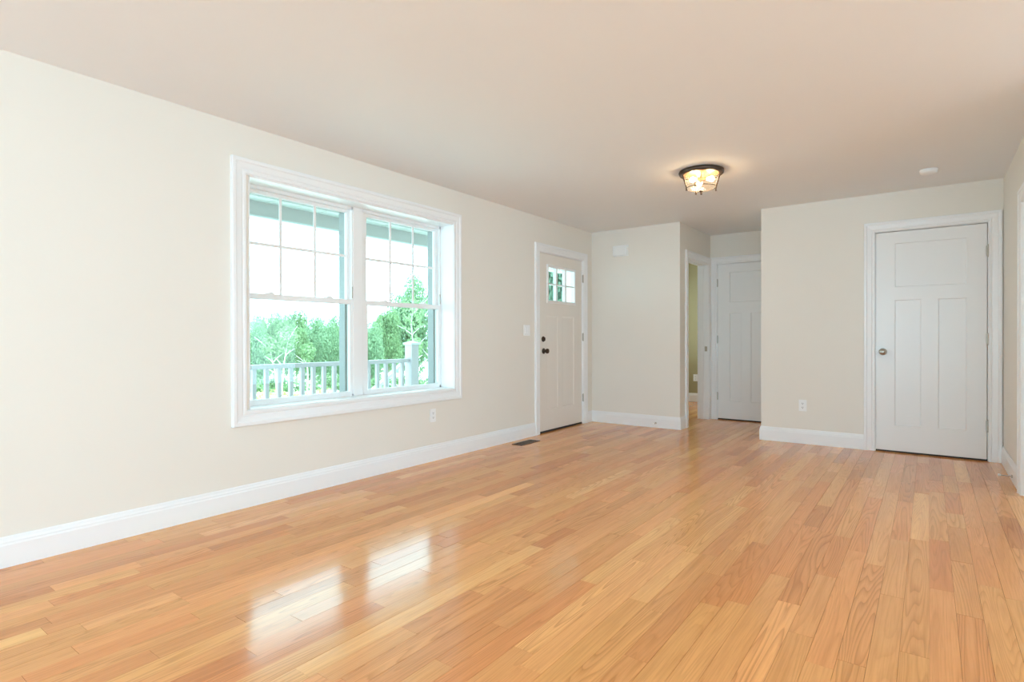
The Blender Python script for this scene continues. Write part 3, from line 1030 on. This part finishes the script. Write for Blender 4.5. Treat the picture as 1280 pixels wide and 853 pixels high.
def trunk_mesh(h, r, seed, mt, branches=5, lean=0.0):
    rnd = random.Random(seed)
    m = Mesh()
    pts = [Vector((lean*h*(t**1.5)+rnd.uniform(-.03, .03)*h*t, rnd.uniform(-.03, .03)*h*t, h*t-0.2)) for t in (0, .15, .35, .55, .75, 1)]
    m.tube(pts, [r*(1-0.8*t) for t in (0, .15, .35, .55, .75, 1)], 7)
    for k in range(branches):
        t = rnd.uniform(0.35, 0.9)
        i = int(t*5)
        p = pts[i].lerp(pts[min(i+1, 5)], 0.5)
        a = rnd.uniform(0, 6.28)
        L_ = h*rnd.uniform(0.15, 0.32)
        q = p+Vector((math.cos(a)*L_, math.sin(a)*L_, L_*rnd.uniform(0.5, 1.1)))
        m.tube([p, p.lerp(q, .5)+Vector((0, 0, 0.06*L_)), q], [r*0.4, r*0.28, r*0.1], 5)
    bmesh.ops.recalc_face_normals(m.bm, faces=m.bm.faces[:])
    me = bpy.data.meshes.new('trunk')
    m.bm.to_mesh(me)
    m.bm.free()
    me.materials.append(M[mt])
    return me


def blobs_round(seed, h, w):
    rnd = random.Random(seed)
    out = []
    for k in range(16):
        z = rnd.uniform(0.22, 0.86)*h
        rr = w*math.sin(math.pi*min(1, max(0.08, (z/h-0.05)/1.0)))**0.7
        a = rnd.uniform(0, 6.28)
        q = rr*math.sqrt(rnd.random())*0.8
        out.append((math.cos(a)*q, math.sin(a)*q, z, w*rnd.uniform(0.28, 0.45)))
    out.append((0, 0, h*0.5, w*0.7))
    out.append((0, 0, h*0.85, w*0.32))
    return out


PROTO = {
    'round': (leaf_cloud(blobs_round(3, 5, 2.3), 11000, 0.105, 5, 'crown', 'leafa'), trunk_mesh(3.6, 0.12, 7, 'bark')),
    'bushy': (leaf_cloud(blobs_round(9, 5, 2.7), 12000, 0.11, 15, 'crown', 'leafb'), trunk_mesh(3.4, 0.13, 17, 'bark')),
    'dense': (leaf_cloud(blobs_round(9, 5, 2.7), 15000, 0.14, 31, 'crown', 'leafc'), trunk_mesh(3.4, 0.13, 17, 'bark')),
}
TALL = {'round': 5.0, 'bushy': 5.0, 'dense': 5.0}


def tree(kind, px, D, top_px, label, name, group=None, widen=1.0, crown_mesh=None, trunk=None):
    x, y = polar(px, D)
    z = gz(x, y)
    zc = D*math.cos(math.atan((640-px)/FOC))
    top = CAM_H+(423-top_px)/FOC*zc
    h = top-z
    r = empty(name, (x, y, z))
    tag(r, label, 'tree', group)
    s = h/TALL[kind]
    r.scale = (s*widen, s*widen, s)
    r.rotation_euler = (0, 0, random.uniform(0, 6.28))
    c = bpy.data.objects.new('crown', PROTO[kind][0]); COL.objects.link(c); c.parent = r
    t = bpy.data.objects.new('trunk', PROTO[kind][1]); COL.objects.link(t); t.parent = r
    return r


random.seed(4)
# left window, nearest row first
tree('bushy', 318, 39, 398, 'leafy tree cut by the left edge of the left window', 'leafy_tree', widen=0.47)
tree('round', 366, 39, 403, 'pale leafy tree right of the forked white birch in left window', 'leafy_tree', widen=0.5)
tree('bushy', 414, 39, 401, 'leafy tree near the right edge of the left window', 'leafy_tree', widen=0.47)
tree('round', 342, 44, 392, 'pale tree just behind the forked white birch in left window', 'leafy_tree', widen=0.5)
tree('bushy', 391, 44, 396, 'fuller green tree behind the middle of the left window railing', 'leafy_tree', widen=0.48)
tree('round', 441, 44, 391, 'leafy tree half hidden by the bar between the two windows', 'leafy_tree', widen=0.5)
tree('bushy', 322, 49, 391, 'treetop in the far row at the left end of the left window', 'leafy_tree', widen=0.46)
tree('round', 371, 49, 384, 'highest treetop in the middle of the left window skyline', 'leafy_tree', widen=0.42)
tree('bushy', 420, 49, 392, 'treetop in the far row at the right end of the left window', 'leafy_tree', widen=0.46)
# right window
tree('bushy', 464, 39, 401, 'low bushy tree at the left edge of the right window', 'leafy_tree', widen=0.5)
tree('round', 486, 43, 384, 'pale leafy tree left of the tallest tree in right window', 'leafy_tree', widen=0.52)
tree('bushy', 517, 49, 342, 'tallest broad green tree in the right window above the newel post', 'leafy_tree', widen=0.52)
tree('round', 552, 44, 356, 'tall green tree cut by the right edge of the right window', 'leafy_tree', widen=0.42)
# seen through the entry door panes
tree('dense', 692, 46, 290, 'tall dark tree behind the small panes of the entry door', 'leafy_tree', widen=0.47)
# trees filling the gaps behind
for px, D, tp in ((345, 55, 388), (396, 55, 393), (449, 55, 396), (485, 55, 392), (655, 55, 399)):
    tree('bushy', px, D, tp, 'darker green tree filling a gap behind the front rows of trees', 'leafy_tree', 'trees behind the front rows', 0.5)


def birch(px, D, h, lean, seed, label):
    x, y = polar(px, D)
    r = empty('birch_tree', (x, y, gz(x, y)))
    tag(r, label, 'tree')
    r.rotation_euler = (0, 0, yaw)
    t = bpy.data.objects.new('trunk', trunk_mesh(h, 0.05, seed, 'birch', 6, lean)); COL.objects.link(t); t.parent = r
    tw = leaf_cloud([(lean*h, 0, h*0.9, h*0.16), (lean*h*0.6, 0, h*0.75, h*0.12)], 260, 0.12, seed, 'crown', 'leafa')
    c = bpy.data.objects.new('crown', tw); COL.objects.link(c); c.parent = r
    return r
birch(352, 34.9, 3.6, 0.10, 41, 'thin white birch leaning right behind the railing in left window')
birch(346, 35.2, 3.0, -0.14, 42, 'thin white birch leaning left behind the railing in left window')
birch(384, 35, 2.7, 0.02, 43, 'short white birch stem behind the middle of left railing')
birch(522, 34, 3.0, -0.06, 44, 'bare white stem right of the newel post')
birch(538, 35, 2.9, 0.06, 45, 'second bare white stem near the right edge of right window')
birch(515, 37.5, 5.6, 0.02, 46, 'pale stem rising inside the tallest tree of right window')

# scrub and grass at the foot of the trees
bl = []
rnd = random.Random(77)
for k in range(120):
    px = rnd.uniform(285, 770)
    D = rnd.uniform(35.8, 37.2)
    x, y = polar(px, D)
    bl.append((x, y, gz(x, y)+rnd.uniform(0, 0.35), rnd.uniform(0.3, 0.75)))
me = leaf_cloud(bl, 9000, 0.13, 78, 'undergrowth', 'leafa')
o = bpy.data.objects.new('undergrowth', me); COL.objects.link(o)
tag(o, 'low green scrub along the foot of the trees', 'undergrowth', kind='stuff')
bl = []
for k in range(130):
    px = rnd.uniform(285, 770)
    D = rnd.uniform(29, 34.3)
    x, y = polar(px, D)
    bl.append((x, y, gz(x, y)-0.12, rnd.uniform(0.2, 0.5)))
me = leaf_cloud(bl, 5000, 0.10, 79, 'grass', 'grass')
o = bpy.data.objects.new('grass', me); COL.objects.link(o)
tag(o, 'patchy yellow green grass in front of the trees', 'grass', kind='stuff')
